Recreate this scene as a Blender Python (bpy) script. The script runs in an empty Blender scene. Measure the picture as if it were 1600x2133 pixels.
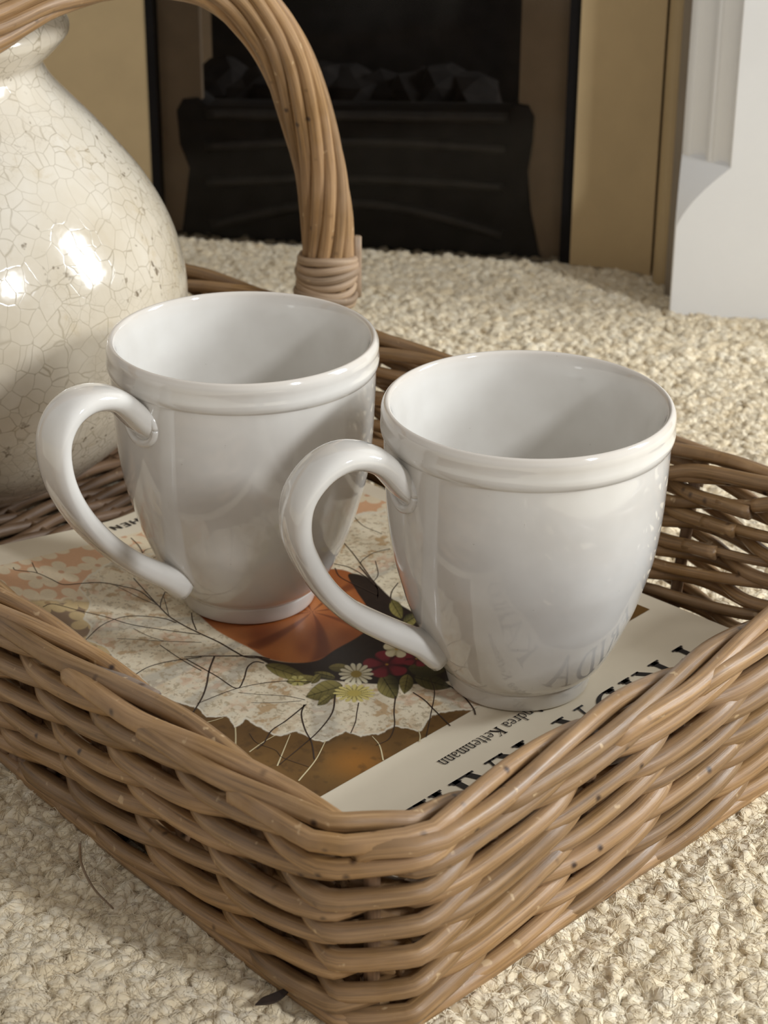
import bpy, bmesh, math, random
import numpy as np
from mathutils import Vector, Matrix

random.seed(7)
rng = np.random.default_rng(7)
scene = bpy.context.scene
COL = scene.collection

# ------------------------------------------------------------------ camera
ZB = 0.022                        # height of the book cover above the carpet
CAMZ = 0.384 + ZB
F_PX = 4200.0
PITCH = math.radians(25.45)
ROLL = math.radians(0.36)
fw = np.array([0, math.cos(PITCH), -math.sin(PITCH)])
r0 = np.array([1.0, 0, 0]); u0 = np.cross(r0, fw)
rt = math.cos(ROLL) * r0 + math.sin(ROLL) * u0
up = -math.sin(ROLL) * r0 + math.cos(ROLL) * u0
CAM = np.array([0, 0, CAMZ])
cam_d = bpy.data.cameras.new('camera')
cam_o = bpy.data.objects.new('camera', cam_d)
COL.objects.link(cam_o)
M = Matrix(((rt[0], up[0], -fw[0], 0), (rt[1], up[1], -fw[1], 0), (rt[2], up[2], -fw[2], CAMZ), (0, 0, 0, 1)))
cam_o.matrix_world = M
cam_d.sensor_fit = 'VERTICAL'
cam_d.sensor_height = 36.0
cam_d.sensor_width = 27.0
cam_d.lens = 36.0 * F_PX / 2133.0
cam_d.clip_start = 0.01
cam_d.dof.use_dof = True
cam_d.dof.focus_distance = 0.70
cam_d.dof.aperture_fstop = 24.0
scene.camera = cam_o

# ------------------------------------------------------------------ world, light, exposure
w = bpy.data.worlds.new('world'); scene.world = w; w.use_nodes = True
bg = w.node_tree.nodes['Background']
bg.inputs[0].default_value = (1.0, 0.975, 0.94, 1)
bg.inputs[1].default_value = 0.43


def area(name, loc, target, sx, sy, power, color):
    d = bpy.data.lights.new(name, 'AREA'); d.shape = 'RECTANGLE'; d.size = sx; d.size_y = sy
    d.energy = power; d.color = color
    o = bpy.data.objects.new(name, d); COL.objects.link(o)
    o.location = loc
    dirv = Vector(target) - Vector(loc)
    o.rotation_euler = dirv.to_track_quat('-Z', 'Y').to_euler()
    return o


# daylight through a tall window to the right of and behind the camera: two panes
WIN_T = (0.0, 0.75, 0.08)
area('window_light', (2.30, 0.85, 1.20), WIN_T, 0.44, 0.92, 52, (0.90, 0.96, 1.0))
area('window_light', (1.90, -0.95, 1.55), WIN_T, 0.18, 0.36, 40, (0.92, 0.96, 1.0))

vs = scene.view_settings
vs.view_transform = 'Standard'; vs.look = 'None'; vs.gamma = 1.0; vs.use_curve_mapping = False
vs.exposure = 0.0


# ------------------------------------------------------------------ helpers
def pix_ray(x, y):
    return fw + (x - 800) / F_PX * rt - (y - 1066.5) / F_PX * up


def un(x, y, z):
    d = pix_ray(x, y); t = (z - CAMZ) / d[2]
    return CAM + t * d


def proj(P):
    d = np.atleast_2d(P) - CAM; z = d @ fw
    return 800 + F_PX * (d @ rt) / z, 1066.5 - F_PX * (d @ up) / z


def srgb(r, g, b):
    def f(c):
        c /= 255.0
        return c / 12.92 if c <= 0.04045 else ((c + 0.055) / 1.055) ** 2.4
    return (f(r), f(g), f(b), 1.0)


def smooth01(x):
    x = np.clip(x, 0, 1); return x * x * (3 - 2 * x)


class NT:
    def __init__(self, name):
        self.m = bpy.data.materials.new(name); self.m.use_nodes = True
        self.t = self.m.node_tree; self.n = self.t.nodes; self.l = self.t.links
        self.bsdf = self.n['Principled BSDF']; self.out = self.n['Material Output']

    def add(self, typ, **kw):
        nd = self.n.new(typ)
        for k, v in kw.items():
            if k.startswith('i_'):
                nd.inputs[k[2:].replace('_', ' ')].default_value = v
            else:
                setattr(nd, k, v)
        return nd

    def link(self, a, b): self.l.new(a, b)

    def ramp(self, fac, stops):
        nd = self.n.new('ShaderNodeValToRGB'); cr = nd.color_ramp
        while len(cr.elements) < len(stops): cr.elements.new(0.5)
        for e, (p, c) in zip(cr.elements, stops):
            e.position = p; e.color = c
        self.link(fac, nd.inputs[0]); return nd.outputs[0]

    def mix(self, fac, a, b, mode='MIX'):
        nd = self.n.new('ShaderNodeMix'); nd.data_type = 'RGBA'; nd.blend_type = mode
        for sock, v in ((nd.inputs[0], fac), (nd.inputs[6], a), (nd.inputs[7], b)):
            if hasattr(v, 'links'): self.link(v, sock)
            else: sock.default_value = v
        return nd.outputs[2]

    def noise(self, vec, scale, detail=4, rough=0.55):
        nd = self.n.new('ShaderNodeTexNoise'); nd.inputs['Scale'].default_value = scale
        nd.inputs['Detail'].default_value = detail; nd.inputs['Roughness'].default_value = rough
        if vec is not None: self.link(vec, nd.inputs['Vector'])
        return nd.outputs['Fac']

    def bump(self, h, strength, dist):
        nd = self.n.new('ShaderNodeBump'); nd.inputs['Strength'].default_value = strength
        nd.inputs['Distance'].default_value = dist
        self.link(h, nd.inputs['Height']); self.link(nd.outputs[0], self.bsdf.inputs['Normal'])
        return nd

    def set(self, **kw):
        for k, v in kw.items():
            s = self.bsdf.inputs[k.replace('_', ' ')]
            if hasattr(v, 'links'): self.link(v, s)
            else: s.default_value = v
        return self.m


def mesh_obj(name, verts, faces, mat, parent=None, smooth=True, uvs=None):
    me = bpy.data.meshes.new(name)
    me.from_pydata([tuple(map(float, v)) for v in verts], [], faces)
    if uvs is not None:
        lay = me.uv_layers.new(name='UVMap')
        li = np.zeros(len(me.loops), dtype=np.int32); me.loops.foreach_get('vertex_index', li)
        lay.data.foreach_set('uv', np.asarray(uvs, dtype=np.float32)[li].ravel())
    if smooth: me.polygons.foreach_set('use_smooth', [True] * len(me.polygons))
    me.materials.append(mat)
    o = bpy.data.objects.new(name, me); COL.objects.link(o)
    if parent: o.parent = parent
    return o


def empty(name, loc, label, cat, group=None):
    o = bpy.data.objects.new(name, None); COL.objects.link(o)
    o.location = loc; o.empty_display_size = 0.02
    o['label'] = label; o['category'] = cat
    if group: o['group'] = group
    return o


def tube(path, rad, sides=8, flat=1.0, upv=None, v0=0.0):
    """verts, faces, uvs of a tube along path (N,3); rad scalar or (N,); flat squashes along the frame normal"""
    P = np.asarray(path, float); n = len(P)
    R = np.full(n, rad) if np.isscalar(rad) else np.asarray(rad, float)
    T = np.gradient(P, axis=0); T /= np.linalg.norm(T, axis=1)[:, None] + 1e-12
    ref = np.array([0, 0, 1.0]) if upv is None else np.asarray(upv, float)
    if abs(T[0] @ ref) > 0.9: ref = np.array([1.0, 0, 0])
    N = np.zeros_like(P); N[0] = ref - (ref @ T[0]) * T[0]; N[0] /= np.linalg.norm(N[0])
    for i in range(1, n):
        v = N[i - 1] - (N[i - 1] @ T[i]) * T[i]; N[i] = v / np.linalg.norm(v)
    B = np.cross(T, N)
    L = np.concatenate([[0], np.cumsum(np.linalg.norm(np.diff(P, axis=0), axis=1))]) + v0
    an = np.arange(sides) / sides * 2 * np.pi
    V = P[:, None, :] + R[:, None, None] * (flat * np.cos(an)[None, :, None] * N[:, None, :] + np.sin(an)[None, :, None] * B[:, None, :])
    V = V.reshape(-1, 3)
    UV = np.stack([np.tile(np.abs(an / np.pi - 1), n), np.repeat(L, sides)], 1)
    F = []
    for i in range(n - 1):
        for j in range(sides):
            k = (j + 1) % sides
            F.append((i * sides + j, i * sides + k, (i + 1) * sides + k, (i + 1) * sides + j))
    F.append(tuple(range(sides - 1, -1, -1))); F.append(tuple((n - 1) * sides + j for j in range(sides)))
    return V, F, UV


def spline(pts, n):
    """Catmull-Rom through pts, n samples"""
    P = np.asarray(pts, float); m = len(P)
    Q = np.vstack([2 * P[0] - P[1], P, 2 * P[-1] - P[-2]])
    t = np.linspace(0, m - 1 - 1e-9, n); i = t.astype(int); f = (t - i)[:, None]
    p0, p1, p2, p3 = Q[i], Q[i + 1], Q[i + 2], Q[i + 3]
    return 0.5 * (2 * p1 + (p2 - p0) * f + (2 * p0 - 5 * p1 + 4 * p2 - p3) * f ** 2 + (3 * p1 - p0 - 3 * p2 + p3) * f ** 3)


def lathe(prof, seg=96):
    P = np.asarray(prof, float); n = len(P)
    an = np.arange(seg) / seg * 2 * np.pi
    V = np.stack([P[:, None, 0] * np.cos(an), P[:, None, 0] * np.sin(an), np.repeat(P[:, None, 1], seg, 1)], 2).reshape(-1, 3)
    F = [(i * seg + j, i * seg + (j + 1) % seg, (i + 1) * seg + (j + 1) % seg, (i + 1) * seg + j) for i in range(n - 1) for j in range(seg)]
    F.append(tuple(range(seg - 1, -1, -1))); F.append(tuple((n - 1) * seg + j for j in range(seg)))
    return V, F


def box_vf(x0, x1, y0, y1, z0, z1):
    v = [(x, y, z) for x in (x0, x1) for y in (y0, y1) for z in (z0, z1)]
    f = [(0, 1, 3, 2), (4, 6, 7, 5), (0, 4, 5, 1), (2, 3, 7, 6), (0, 2, 6, 4), (1, 5, 7, 3)]
    return v, f


# ------------------------------------------------------------------ materials
def mat_willow(name, c0, c1, c2, rough=0.42):
    k = NT(name)
    uv = k.add('ShaderNodeTexCoord').outputs['UV']
    obj = k.n['Texture Coordinate'].outputs['Object']
    info = k.add('ShaderNodeObjectInfo').outputs['Random']
    mp = k.add('ShaderNodeMapping'); mp.inputs['Scale'].default_value = (9, 26, 1); k.link(uv, mp.inputs['Vector'])
    addv = k.add('ShaderNodeVectorMath', operation='ADD'); k.link(mp.outputs[0], addv.inputs[0])
    sc = k.add('ShaderNodeVectorMath', operation='SCALE'); sc.inputs[0].default_value = (37, 53, 11); k.link(info, sc.inputs['Scale'])
    k.link(sc.outputs[0], addv.inputs[1])
    v = addv.outputs[0]
    streak = k.noise(v, 1.0, 6, 0.62)
    base = k.ramp(streak, [(0.25, c0), (0.52, c1), (0.78, c2)])
    big = k.noise(obj, 38, 3, 0.6)
    base = k.mix(k.ramp(big, [(0.35, (0, 0, 0, 1)), (0.8, (0.42, 0.42, 0.42, 1))]), base, srgb(170, 142, 118))
    hsv = k.add('ShaderNodeHueSaturation'); k.link(base, hsv.inputs['Color'])
    mr = k.add('ShaderNodeMapRange'); mr.inputs['To Min'].default_value = 0.78; mr.inputs['To Max'].default_value = 1.18
    k.link(info, mr.inputs['Value']); k.link(mr.outputs[0], hsv.inputs['Value'])
    col = hsv.outputs[0]
    # scuffed pale flecks and dark knots with their own shapes
    fl = k.noise(obj, 210, 2, 0.5)
    col = k.mix(k.ramp(fl, [(0.69, (0, 0, 0, 1)), (0.75, (0.55, 0.55, 0.55, 1))]), col, srgb(206, 178, 138))
    vo = k.add('ShaderNodeTexVoronoi'); vo.inputs['Scale'].default_value = 120; k.link(obj, vo.inputs['Vector'])
    pick = k.noise(obj, 24, 1, 0.5)
    kn = k.ramp(vo.outputs['Distance'], [(0.06, (1, 1, 1, 1)), (0.2, (0, 0, 0, 1))])
    pk = k.ramp(pick, [(0.50, (0, 0, 0, 1)), (0.56, (1, 1, 1, 1))])
    knot = k.mix(1.0, kn, pk, 'MULTIPLY')
    col = k.mix(knot, col, srgb(62, 42, 28))
    k.bump(streak, 0.35, 0.0008)
    return k.set(Base_Color=col, Roughness=rough, Specular_IOR_Level=0.45)


WILLOW = mat_willow('willow', srgb(92, 68, 42), srgb(144, 110, 70), srgb(180, 145, 102), 0.37)
WILLOW_DARK = mat_willow('willow_base', srgb(82, 58, 38), srgb(120, 90, 62), srgb(146, 114, 82), 0.5)
WILLOW_GREY = mat_willow('willow_bark', srgb(104, 84, 64), srgb(150, 126, 100), srgb(176, 152, 124), 0.6)

WILLOW_BARK = mat_willow('weathered_bark', srgb(84, 70, 58), srgb(122, 106, 92), srgb(150, 134, 118), 0.75)


def mat_glaze():
    k = NT('white_glaze')
    obj = k.add('ShaderNodeTexCoord').outputs['Object']
    n = k.noise(obj, 45, 3, 0.5)
    col = k.ramp(n, [(0.3, srgb(216, 211, 203)), (0.7, srgb(226, 222, 215))])
    sep = k.add('ShaderNodeSeparateXYZ'); k.link(obj, sep.inputs[0])
    rim = k.ramp(sep.outputs['Z'], [(0.1085, (0, 0, 0, 1)), (0.1118, (0.7, 0.7, 0.7, 1))])
    col = k.mix(rim, col, srgb(206, 192, 176))
    sp = k.noise(obj, 620, 1, 0.4)
    col = k.mix(k.ramp(sp, [(0.80, (0, 0, 0, 1)), (0.84, (0.35, 0.35, 0.35, 1))]), col, srgb(150, 138, 124))
    k.bump(k.noise(obj, 60, 2, 0.5), 0.04, 0.002)
    return k.set(Base_Color=col, Roughness=0.08, Specular_IOR_Level=0.6, Coat_Weight=0.6, Coat_Roughness=0.03)


GLAZE = mat_glaze()


def mat_crackle():
    k = NT('crackle_glaze')
    obj = k.add('ShaderNodeTexCoord').outputs['Object']
    wn = k.add('ShaderNodeTexNoise'); wn.inputs['Scale'].default_value = 30; wn.inputs['Detail'].default_value = 3; k.link(obj, wn.inputs['Vector'])
    wv = k.add('ShaderNodeVectorMath', operation='MULTIPLY_ADD'); k.link(wn.outputs['Color'], wv.inputs[0])
    wv.inputs[1].default_value = (0.012, 0.012, 0.012); k.link(obj, wv.inputs[2])

    def crack(scale, width):
        v = k.add('ShaderNodeTexVoronoi'); v.feature = 'DISTANCE_TO_EDGE'; v.inputs['Scale'].default_value = scale
        k.link(wv.outputs[0], v.inputs['Vector'])
        return k.ramp(v.outputs['Distance'], [(0.0, (1, 1, 1, 1)), (width, (0, 0, 0, 1))])
    c1 = crack(128, 0.036); c2 = crack(215, 0.04)
    n = k.noise(obj, 14, 5, 0.6)
    base = k.ramp(n, [(0.3, srgb(192, 178, 154)), (0.5, srgb(208, 197, 178)), (0.7, srgb(218, 210, 196))])
    st = k.noise(obj, 52, 5, 0.7)
    base = k.mix(k.ramp(st, [(0.56, (0, 0, 0, 1)), (0.72, (0.7, 0.7, 0.7, 1))]), base, srgb(190, 172, 140))
    lm = k.ramp(k.noise(obj, 26, 2, 0.5), [(0.35, (0.25, 0.25, 0.25, 1)), (0.65, (0.85, 0.85, 0.85, 1))])
    base = k.mix(k.mix(1.0, c1, lm, 'MULTIPLY'), base, srgb(138, 124, 98))
    lm2 = k.ramp(k.noise(obj, 19, 2, 0.5), [(0.5, (0, 0, 0, 1)), (0.68, (0.7, 0.7, 0.7, 1))])
    base = k.mix(k.mix(1.0, c2, lm2, 'MULTIPLY'), base, srgb(150, 136, 110))
    pit = k.noise(obj, 190, 2, 0.6)
    pitm = k.mix(1.0, k.ramp(pit, [(0.64, (0, 0, 0, 1)), (0.70, (0.9, 0.9, 0.9, 1))]), k.ramp(k.noise(obj, 17, 2, 0.5), [(0.48, (0, 0, 0, 1)), (0.6, (1, 1, 1, 1))]), 'MULTIPLY')
    base = k.mix(pitm, base, srgb(104, 88, 66))
    hv = k.add('ShaderNodeMath', operation='MULTIPLY'); hv.inputs[1].default_value = -0.06; k.link(c1, hv.inputs[0])
    hh = k.add('ShaderNodeMath', operation='ADD'); k.link(hv.outputs[0], hh.inputs[0]); k.link(k.noise(obj, 48, 3, 0.55), hh.inputs[1])
    k.bump(hh.outputs[0], 0.12, 0.004)
    return k.set(Base_Color=base, Roughness=0.14, Specular_IOR_Level=0.5)


CRACKLE = mat_crackle()


def mat_simple(name, c, rough=0.5, var=0.06, scale=60, bump=0.0, metallic=0.0, spec=0.5):
    k = NT(name)
    obj = k.add('ShaderNodeTexCoord').outputs['Object']
    n = k.noise(obj, scale, 4, 0.6)
    lo = tuple(x * (1 - var) for x in c[:3]) + (1,); hi = tuple(min(1, x * (1 + var)) for x in c[:3]) + (1,)
    col = k.ramp(n, [(0.3, lo), (0.7, hi)])
    if bump: k.bump(n, bump, 0.001)
    return k.set(Base_Color=col, Roughness=rough, Metallic=metallic, Specular_IOR_Level=spec)


PAPER = mat_simple('cover_paper', srgb(234, 221, 197), 0.42, 0.03, 30)
PAGES = mat_simple('page_edges', srgb(214, 205, 188), 0.8, 0.08, 400)
INK = mat_simple('black_ink', srgb(34, 30, 30), 0.4, 0.1)
THREAD = mat_simple('pale_line', srgb(206, 190, 150), 0.45, 0.1)
BRANCH = mat_simple('dark_line', srgb(62, 48, 40), 0.45, 0.25, 90)
WHITE_STONE = mat_simple('white_surround', srgb(243, 243, 242), 0.55, 0.02, 18, 0.05)
BRASS = mat_simple('aged_brass', srgb(180, 157, 118), 0.5, 0.06, 22, 0.0, 0.0)
TAUPE = mat_simple('taupe_strip', srgb(128, 116, 100), 0.6, 0.05, 20)
BLACK = mat_simple('black_enamel', srgb(22, 20, 20), 0.6, 0.2, 40, 0.0, 0.0, 0.12)
IRON = mat_simple('cast_iron', srgb(44, 42, 41), 0.7, 0.3, 70, 0.2, 0.0, 0.2)
IRON_BAR = mat_simple('lightened_iron', srgb(66, 63, 61), 0.55, 0.3, 70, 0.2)  # iron lightened for the bars; colour stands in for shading the light doesn't give
BRICK = mat_simple('fire_lining', srgb(158, 138, 114), 0.85, 0.10, 35, 0.1)
COAL = mat_simple('coal', srgb(34, 31, 29), 0.9, 0.4, 60, 0.5, 0.0, 0.1)


def mat_glass():
    k = NT('smoked_glass')
    tr = k.add('ShaderNodeBsdfTransparent'); tr.inputs[0].default_value = (0.90, 0.89, 0.88, 1)
    gl = k.add('ShaderNodeBsdfGlossy'); gl.inputs['Roughness'].default_value = 0.08
    gl.inputs['Color'].default_value = (0.3, 0.3, 0.3, 1)
    fr = k.add('ShaderNodeFresnel'); fr.inputs['IOR'].default_value = 1.35
    mx = k.add('ShaderNodeMixShader'); k.link(fr.outputs[0], mx.inputs[0]); k.link(tr.outputs[0], mx.inputs[1]); k.link(gl.outputs[0], mx.inputs[2])
    k.link(mx.outputs[0], k.out.inputs['Surface'])
    return k.m


GLASS = mat_glass()


def mat_carpet():
    k = NT('wool_loop_carpet')
    geo = k.add('ShaderNodeNewGeometry')
    oi = k.add('ShaderNodeObjectInfo')
    pos = geo.outputs['Position']
    n = k.noise(pos, 260, 3, 0.6)
    col = k.ramp(n, [(0.25, srgb(232, 214, 180)), (0.5, srgb(241, 227, 199)), (0.8, srgb(247, 239, 221))])
    col = k.mix(k.ramp(k.noise(pos, 75, 2, 0.5), [(0.35, (0, 0, 0, 1)), (0.7, (0.55, 0.55, 0.55, 1))]), col, srgb(236, 215, 176))
    k.bump(k.noise(pos, 1500, 4, 0.7), 0.6, 0.0006)
    return k.set(Base_Color=col, Roughness=0.95, Sheen_Weight=0.35, Sheen_Roughness=0.5, Specular_IOR_Level=0.0)


CARPET = mat_carpet()

# ------------------------------------------------------------------ carpet
fl = mesh_obj('floor', *box_vf(-1.2, 1.6, -0.2, 2.2, -0.03, -0.0036), CARPET, None, False)
fl['kind'] = 'structure'


def carpet_pile():
    sp = 0.0047
    xs = np.arange(-0.5, 0.5, sp); ys = np.arange(0.33, 1.34, sp * 0.87)
    X, Y = np.meshgrid(xs, ys); X = X + (np.arange(len(ys)) % 2)[:, None] * sp / 2
    P = np.stack([X.ravel(), Y.ravel()], 1); P += rng.normal(0, 0.0012, P.shape)
    P3 = np.column_stack([P, -0.0028 + rng.normal(0, 0.0004, len(P))])
    px, py = proj(P3)
    keep = (px > -260) & (px < 1860) & (py < 2500) & (py > 380)
    P3 = P3[keep]
    me = bpy.data.meshes.new('carpet_pile'); me.from_pydata([tuple(map(float, p)) for p in P3], [], [])
    o = bpy.data.objects.new('carpet_pile', me); COL.objects.link(o)
    g = bpy.data.node_groups.new('loop_pile', 'GeometryNodeTree')
    g.interface.new_socket('Geometry', in_out='INPUT', socket_type='NodeSocketGeometry')
    g.interface.new_socket('Geometry', in_out='OUTPUT', socket_type='NodeSocketGeometry')
    N, L = g.nodes, g.links
    gi = N.new('NodeGroupInput'); go = N.new('NodeGroupOutput')

    def tuft(seed):
        g_ = np.random.default_rng(seed)
        bm = bmesh.new(); bmesh.ops.create_icosphere(bm, subdivisions=3, radius=0.0039)
        st = g_.uniform(0.8, 1.25, 3) * np.array([1.08, 1.08, 0.68])
        ph_ = g_.uniform(0, 6.28, 6)
        def lump(d): return 1 + 0.16 * math.sin(3 * d[0] + ph_[0]) * math.sin(3.4 * d[1] + ph_[1]) + 0.12 * math.sin(5 * d[2] + 4 * d[0] + ph_[2])
        for v in bm.verts:
            d = v.co.normalized(); v.co = Vector([d[i] * 0.0039 * st[i] * lump(d) for i in range(3)])
        V = [tuple(v.co) for v in bm.verts]; Fc = [tuple(v.index for v in f.verts) for f in bm.faces]; bm.free()
        for i in range(26):                      # wool fibres looping over the tuft
            c0 = g_.normal(0, 1, 3); c0[2] = abs(c0[2]) * 0.8; c0 /= np.linalg.norm(c0)
            ax = np.cross(c0, g_.normal(0, 1, 3)); ax /= np.linalg.norm(ax)
            span = g_.uniform(0.7, 1.5); h = g_.uniform(0.98, 1.04) if i > 3 else g_.uniform(1.1, 1.4)
            pts = []
            for t in np.linspace(-span, span, 7):
                d = c0 * math.cos(t) + ax * math.sin(t); d = d + 0.05 * g_.normal(0, 1, 3); d /= np.linalg.norm(d)
                k_ = lump(d) * (1 + (h - 1) * (1 - (t / span) ** 2) + 0.02)
                pts.append([d[j] * 0.0039 * st[j] * k_ for j in range(3)])
            v, f, _ = tube(np.array(pts), 0.00012, 3)
            Fc += [tuple(x + len(V) for x in q) for q in f]; V += [tuple(x) for x in v]
        me_ = bpy.data.meshes.new('wool_tuft'); me_.from_pydata(V, [], Fc); me_.polygons.foreach_set('use_smooth', [True] * len(me_.polygons))
        me_.materials.append(CARPET)
        return bpy.data.objects.new('wool_tuft', me_)
    gti = N.new('GeometryNodeGeometryToInstance')
    for sd_ in (3, 5, 8, 13, 21, 34):
        oi_ = N.new('GeometryNodeObjectInfo'); oi_.inputs['Object'].default_value = tuft(sd_); L.new(oi_.outputs['Geometry'], gti.inputs[0])
    iop = N.new('GeometryNodeInstanceOnPoints'); iop.inputs['Pick Instance'].default_value = True
    L.new(gi.outputs[0], iop.inputs['Points']); L.new(gti.outputs[0], iop.inputs['Instance'])
    rv = N.new('FunctionNodeRandomValue'); rv.data_type = 'FLOAT_VECTOR'
    rv.inputs[0].default_value = (-0.6, -0.6, 0); rv.inputs[1].default_value = (0.6, 0.6, 6.28)
    L.new(rv.outputs[0], iop.inputs['Rotation'])
    rs = N.new('FunctionNodeRandomValue'); rs.data_type = 'FLOAT'; rs.inputs[2].default_value = 0.75; rs.inputs[3].default_value = 1.25
    L.new(rs.outputs[1], iop.inputs['Scale'])
    L.new(iop.outputs[0], go.inputs[0])
    md = o.modifiers.new('pile', 'NODES'); md.node_group = g
    me.materials.append(CARPET)
    o['kind'] = 'stuff'; o['label'] = 'cream wool loop pile of the carpet around the basket'; o['category'] = 'carpet'
    return o


carpet_pile()


def carpet_fuzz():
    n = 14000
    P = np.column_stack([rng.uniform(-0.45, 0.45, n), rng.uniform(0.36, 1.27, n), rng.uniform(-0.0012, 0.0004, n)])
    px, py = proj(P); P = P[(px > -100) & (px < 1700) & (py < 2250) & (py > 430)]
    pa_ = P[:, 0] * 0.69966 + P[:, 1] * 0.71447; pb_ = -P[:, 0] * 0.71447 + P[:, 1] * 0.69966      # keep clear of the basket
    P = P[~((pa_ > 0.335) & (pa_ < 0.62) & (pb_ > 0.33) & (pb_ < 0.98)) & (P[:, 1] < 1.14)]
    V = []; Fc = []
    for i, p in enumerate(P):
        a = rng.uniform(0, 6.28); L_ = rng.uniform(0.003, 0.0065); h = rng.uniform(0.0004, 0.0022); b = a + rng.uniform(-1.2, 1.2)
        d1 = np.array([math.cos(a), math.sin(a), 0]) * L_ * 0.5; d2 = np.array([math.cos(b), math.sin(b), 0]) * L_ * 0.5
        pts = [p, p + d1 * 0.5 + [0, 0, h * 0.8], p + d1 + [0, 0, h], p + d1 + d2 + [0, 0, h * 0.2]]
        sd_ = np.array([-math.sin(a), math.cos(a), 0]) * 0.00011; k0 = len(V)
        for q in pts: V += [q + sd_, q - sd_ + [0, 0, 0.0001]]
        Fc += [(k0 + 2 * j, k0 + 2 * j + 1, k0 + 2 * j + 3, k0 + 2 * j + 2) for j in range(3)]
    o = mesh_obj('carpet_fuzz', V, Fc, CARPET)
    o['kind'] = 'stuff'; o['label'] = 'fine loose wool fibres standing off the cream carpet'; o['category'] = 'carpet fibre'


carpet_fuzz()

# ------------------------------------------------------------------ fireplace wall
TH = math.radians(-11.0)
WD = np.array([math.cos(TH), math.sin(TH), 0]); WN = np.array([math.sin(TH), -math.cos(TH), 0])   # along the wall, out of the wall


def wall_line(px, py): return un(px, py, 0)


P0 = wall_line(800, 527)             # foot of the glazed fire front
HT = 0.75


def wpt(s, out, z):
    return P0 + s * WD + out * WN + np.array([0, 0, z])


def s_of(px, out, z=0.0):
    """distance along the wall of the point seen at image column px at height z, standing `out` in front of it"""
    lo, hi = -0.9, 0.9
    for _ in range(50):
        m = (lo + hi) / 2
        if proj(wpt(m, out, z))[0][0] < px: lo = m
        else: hi = m
    return (lo + hi) / 2


def prism(name, poly, z0, z1, mat, parent=None, smooth=False):
    """poly: list of (s, out) along the wall, extruded z0..z1"""
    n = len(poly)
    V = [wpt(s, o, z0) for s, o in poly] + [wpt(s, o, z1) for s, o in poly]
    Fc = [tuple(range(n)), tuple(range(2 * n - 1, n - 1, -1))] + [(i, i + n, (i + 1) % n + n, (i + 1) % n) for i in range(n)]
    o = mesh_obj(name, V, Fc, mat, parent, smooth)
    bm = bmesh.new(); bm.from_mesh(o.data); bmesh.ops.recalc_face_normals(bm, faces=bm.faces); bm.to_mesh(o.data); bm.free()
    return o


sL = s_of(322, 0.0, 0.0); sR = s_of(1187, 0.0, 0.0)
wall = prism('wall_back', [(-1.3, -0.30), (1.3, -0.30), (1.3, -0.34), (-1.3, -0.34)], -0.01, 1.3, BRICK); wall['kind'] = 'structure'

fire = empty('gas_fire', wpt(0, 0, 0), 'black glass-fronted fire with dark coal grate set in the brass fireplace', 'fireplace')


def local(o, root):
    o.parent = root; o.matrix_parent_inverse = Matrix.Translation(-Vector(root.location)); return o


FR = 0.005
local(prism('front_frame', [(sL, 0.0), (sL + FR, 0.0), (sL + FR, -0.03), (sL, -0.03)], 0, HT, BLACK), fire)
local(prism('front_frame', [(sR - FR * 1.4, 0.0), (sR, 0.0), (sR, -0.03), (sR - FR * 1.4, -0.03)], 0, HT, BLACK), fire)
local(prism('glass_pane', [(sL + FR, -0.002), (sR - FR * 1.4, -0.002), (sR - FR * 1.4, -0.005), (sL + FR, -0.005)], 0.0, HT, GLASS), fire)
# firebox: lining at both sides, dark back, floor
dpt = -0.16
s1 = s_of(412, -0.012, 0.16); s2 = s_of(1088, -0.012, 0.16)
local(prism('fire_lining', [(sL + FR, -0.010), (s1, -0.012), (s1, -0.018), (sL + FR, -0.018)], 0, HT, BRICK), fire)
local(prism('fire_lining', [(s2, -0.012), (sR - FR * 1.4, -0.010), (sR - FR * 1.4, -0.018), (s2, -0.018)], 0, HT, BRICK), fire)
local(prism('firebox_back', [(sL, -0.15), (sR, -0.15), (sR, -0.17), (sL, -0.17)], 0, HT, IRON), fire)
local(prism('firebox_floor', [(sL, -0.03), (sR, -0.03), (sR, -0.17), (sL, -0.17)], -0.003, 0.004, IRON), fire)
# fire basket: shaped silhouette with bars
sc0, sc1 = s_of(372, -0.03, 0.05), s_of(1112, -0.03, 0.05)


def zat(px, py, out):
    d = pix_ray(px, py); n = WN
    t = ((wpt(0, out, 0) - CAM) @ n) / (d @ n); q = CAM + t * d
    return (q - P0) @ WD, q[2]


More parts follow.
